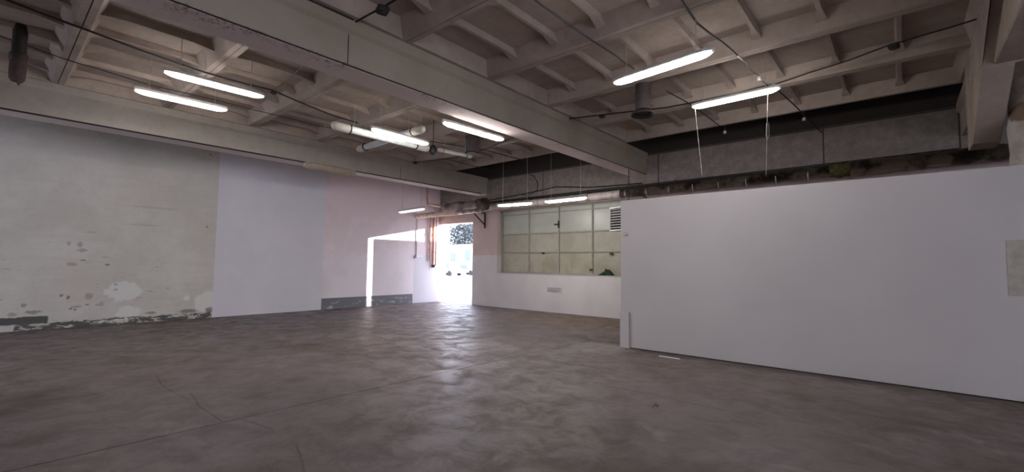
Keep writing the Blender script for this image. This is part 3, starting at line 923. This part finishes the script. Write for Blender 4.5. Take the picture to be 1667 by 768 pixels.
MB().tube([q0-o0, q1-o0], .05, 12).build('bare_pipe', m_peach, r, smooth=True)
MB().tube([q0-o0, q0-o0+Vector((-.12, 0, .02)), q0-o0+Vector((-.18, 0, .25)), q0-o0+Vector((-.18, 0, .78+.03))], .03, 10).build('riser', m_copper, r, smooth=True)

# iron wall bracket under the pipe
r = empty('pipe_bracket', (-12.1, WB, 3.3), 0, 'dark rusty iron bracket under the pipe right of the doorway', 'bracket')
o0 = Vector((-12.1, WB, 3.3))
a_, b_ = at(771, 346, 1, 11.55), at(789, 366, 1, WB-.03)
MB().tube([a_-o0, b_-o0], .028, 6).build('strut', m_rust, r)
MB().box(b_.x-o0.x-.03, b_.x-o0.x+.03, -.04, 0, b_.z-o0.z-.12, 3.42-3.3).build('wall_plate', m_rust, r)
MB().box(b_.x-o0.x-.03, b_.x-o0.x+.03, -.62, 0, .10, .14).build('arm', m_rust, r)

# vertical pipes in the corner
def vpipes(x, y, z0, z1, rr, label, mat=m_copper):
    r = empty('riser_pipe', (x, y, z0), 0, label, 'pipe', 'orange riser pipes in the corner')
    MB().tube([(0, 0, 0), (0, 0, z1-z0)], rr, 12).build('pipe_run', mat, r, smooth=True)
    for k in (.25, .62):
        MB().tube([(0, 0, (z1-z0)*k), (0, 0, (z1-z0)*k+.06)], rr*1.35, 12).build('coupling', mat, r, smooth=True)
    return r
pc = at(700, 400, 0, WL+.08)
vpipes(WL+.08, 11.55, 1.62, 3.36, .035, 'orange riser pipe nearest the doorway corner')
vpipes(WL+.08, 11.72, 1.50, 3.36, .045, 'thicker orange riser pipe tight in the corner')
vpipes(WL+.07, 11.86, 1.45, 3.36, .025, 'thin orange riser pipe tight in the corner')
r = empty('valve', (WL+.10, 11.72, 1.39), 0, 'small dark red valve at the foot of the corner pipes', 'valve')
MB().bbox(-.05, .05, -.07, .07, 0, .10, .02).build('valve_body', m_rust, r)
MB().lathe([(0, -.02), (.06, -.02), (.06, 0), (0, 0)], (0, 0, 0), 14).build('handwheel', m_rust, r)
p0 = at(678, 357, 0, WL+.03); p1 = at(679, 415, 0, WL+.03)
r = empty('wall_conduit', (WL+.02, (p0.y+p1.y)/2, p1.z), 0, 'thin grey conduit dropping to a switch on the left wall', 'conduit')
MB().tube([(0, 0, 0), (0, 0, p0.z-p1.z+.12)], .014, 8).build('tube', m_conduit, r, smooth=True)
r = empty('wall_switch', (WL, p1.y+.1, p1.z-.1), 0, 'small white switch box at the foot of the wall conduit', 'switch')
MB().bbox(0, .07, -.16, .12, 0, .10, .01).build('switch_box', m_whiteplastic, r)
MB().bbox(.0, .075, -.22, -.16, -.02, .08, .008).build('plug', m_conduit, r)

# ------------------------------------------------------------------ things on the end wall
# louvred unit by the partition top
a_, b_ = at(992, 338, 1, 11.0), at(992, 376, 1, 11.0)
r = empty('louvred_heater', (a_.x, 11.0, b_.z), -.22, 'white framed louvred air heater above the left end of the partition', 'heater')
H_ = a_.z-b_.z; W_ = .62
f = MB()
MB().bbox(0, W_, 0, .35, 0, .03, .005).build('case_bottom', m_whiteplastic, r)
MB().bbox(0, W_, 0, .35, H_-.03, H_, .005).build('case_top', m_whiteplastic, r)
MB().box(.012, W_-.012, .04, .34, .03, H_-.03).build('core', m_ventb, r)
MB().box(0, .03, .0, .345, .03, H_-.03).build('side_frame', m_frame, r)
for k in range(8):
    z_ = .05+k*(H_-.08)/8
    MB().prism([(-.012, z_+.028), (.03, z_+.04), (.03, z_+.048), (-.012, z_+.036)], .035, W_-.02, 0).build('louvre', m_tray, r)
MB().tube([(.5, .2, H_), (.5, .2, 4.98-b_.z)], .01, 6).build('hanger', m_cable, r)

# dark opening block over the heater
# green cloth on the sill
p = at(986, 447, 1, WB+.08)
r = MB()
import mathutils
n1, n2 = 26, 18
vs = []
for j in range(n2+1):
    for i in range(n1+1):
        u, v = i/n1*2-1, j/n2*2-1
        rr = (u*u+v*v)
        hgt = max(0, 1-rr*.85)*.17+mathutils.noise.noise(Vector((u*3, v*3, 1)))*.06*max(0, 1.1-rr)
        hgt *= (1.15 if u > -.1 else .6)
        vs.append((u*.24*(1+.15*mathutils.noise.noise(Vector((v*3, 0, 4)))), v*.10, max(0.0, hgt)))
fs = [(j*(n1+1)+i, j*(n1+1)+i+1, (j+1)*(n1+1)+i+1, (j+1)*(n1+1)+i) for j in range(n2) for i in range(n1)]
fs2 = fs
r.add(vs, fs2)
o = r.build('green_cloth', m_green, smooth=True)
sd = o.modifiers.new('thick', 'SOLIDIFY'); sd.thickness = .006
o.location = (p.x, WB+.10, WZ0+.022)
tag(o, 'crumpled dark green cloth lying on the window sill', 'cloth')

# small vent cover under the window
a_, b_ = at(891, 467, 1, WB), at(914, 476, 1, WB)
r = empty('wall_vent', ((a_.x+b_.x)/2, WB, b_.z), 0, 'small pale vent cover on the wall under the window', 'vent')
W_ = (b_.x-a_.x); H_ = a_.z-b_.z
MB().bbox(-W_/2, W_/2, -.012, .0, 0, H_, .003).build('cover_plate', plain('vent_cover', (.50, .48, .48)), r)
for k in range(3):
    z_ = H_*(.22+.26*k)
    MB().box(-W_/2+.03, W_/2-.06, -.018, -.010, z_, z_+.012).build('slot', m_conduit, r)

# cables on the end wall
cable('wall_cable', 'loose black cable loop on the dark upper end wall', 'cable', [at(x, y, 1, WB-.03) for x, y in ((862, 284), (870, 287), (875, 298), (875, 308), (866, 316), (850, 318))], .010)
cable('wall_cable', 'long sagging black cable above the lagged pipe', 'cable', [at(x, y, 1, WB-.03) for x, y in ((795, 326), (840, 318), (880, 310), (905, 304), (960, 305), (1000, 302), (1045, 298))], .018)
cable('wall_cable', 'short black cable across the lagged pipe near the partition', 'cable', [at(x, y, 1, 11.6) for x, y in ((1038, 316), (1044, 317), (1052, 322), (1054, 328))], .02)

# ------------------------------------------------------------------ things at the partition
r = empty('leaning_board', (-4.005, PY, 0), 0, 'narrow white board standing against the left end of the partition', 'board')
MB().bbox(-.10, .08, -.035, -.004, 0.0, .67, .003).build('board_face', m_part, r)
MB().box(.08, .09, -.034, -.004, 0.0, .67).build('board_shade_strip', m_conduit, r)  # grey strip standing in for the shade at the board's right side
p = at(1019, 381, 1, PY)
r = empty('round_wall_plate', (p.x, PY, p.z-.03), 0, 'small round grey plate high on the left end of the partition', 'plate')
f = MB(); f.tube([(0, 0, .03), (0, -.02, .03)], .035, 20); f.build('plate', m_conduit, r)
MB().tube([(0, -.02, .03), (0, -.028, .03)], .018, 14).build('knob', m_tray, r)
a_, b_ = at(1637, 391, 1, PY), at(1643, 481, 1, PY)
f = MB(); f.bbox(a_.x, a_.x+.55, PY-.008, PY, b_.z, a_.z, .002)
tag(f.build('beige_panel', plain('beige_board', (.38, .345, .31), .8)), 'beige rectangular panel on the partition at the right edge', 'panel')
p0, p1 = at(1073, 580, 2, 0), at(1107, 585, 2, 0)
f = MB(); f.tube([p0+Vector((0, 0, .008)), p1+Vector((0, 0, .008))], .009, 6)
tag(f.build('white_strip', m_whiteplastic), 'thin white strip lying on the floor in front of the partition', 'strip')
p = at(1136, 579, 2, 0)
f = MB(); f.tube([p+Vector((-.03, 0, .012)), p+Vector((0, .01, .02)), p+Vector((.03, -.005, .012))], [.008, .02, .006], 7, wob=.3)
tag(f.build('debris_lump', m_dark), 'small dark lump on the floor against the partition', 'debris')
pts = [at(x, y, 2, .006) for x, y in ((1062, 662), (1067, 657), (1072, 659), (1069, 662), (1061, 665))]
tag(MB().tube(pts[:4], .0035, 6).build('bent_twig', m_rust), 'small bent dark twig on the bare floor', 'twig')
# plaster bulge with a torn hole at the right edge
f = MB()
rows = []
for k in range(15):
    z_ = 2.6+k*.17
    u = k/14
    rad = .26+.05*mathutils.noise.noise(Vector((z_*3, 1, 0)))-.05*abs(u-.35)
    rows.append((1.39+.09*(u), 9.0, z_, rad))
f.tube([(a, b, c) for a, b, c, d_ in rows], [d_ for a, b, c, d_ in rows], 26, wob=.05)
t = NT('stained_plaster_wrap', .9)
b = t.noise(4, 7, .7)
cc = t.mix(t.step(b, .4, .65), (.40, .37, .34), (.30, .26, .23))
st = t.blob(t.x, t.z, 1.27, 3.63, .10, .13, b, .9, .3)
cc = t.mix(t.math('MULTIPLY', st, .85), cc, (.11, .065, .035))
t.color(cc).bump(b, .8, .04)
o = tag(f.build('plaster_column', t.mat, smooth=True), 'lumpy white plastered column with brown stains behind the partition', 'column')
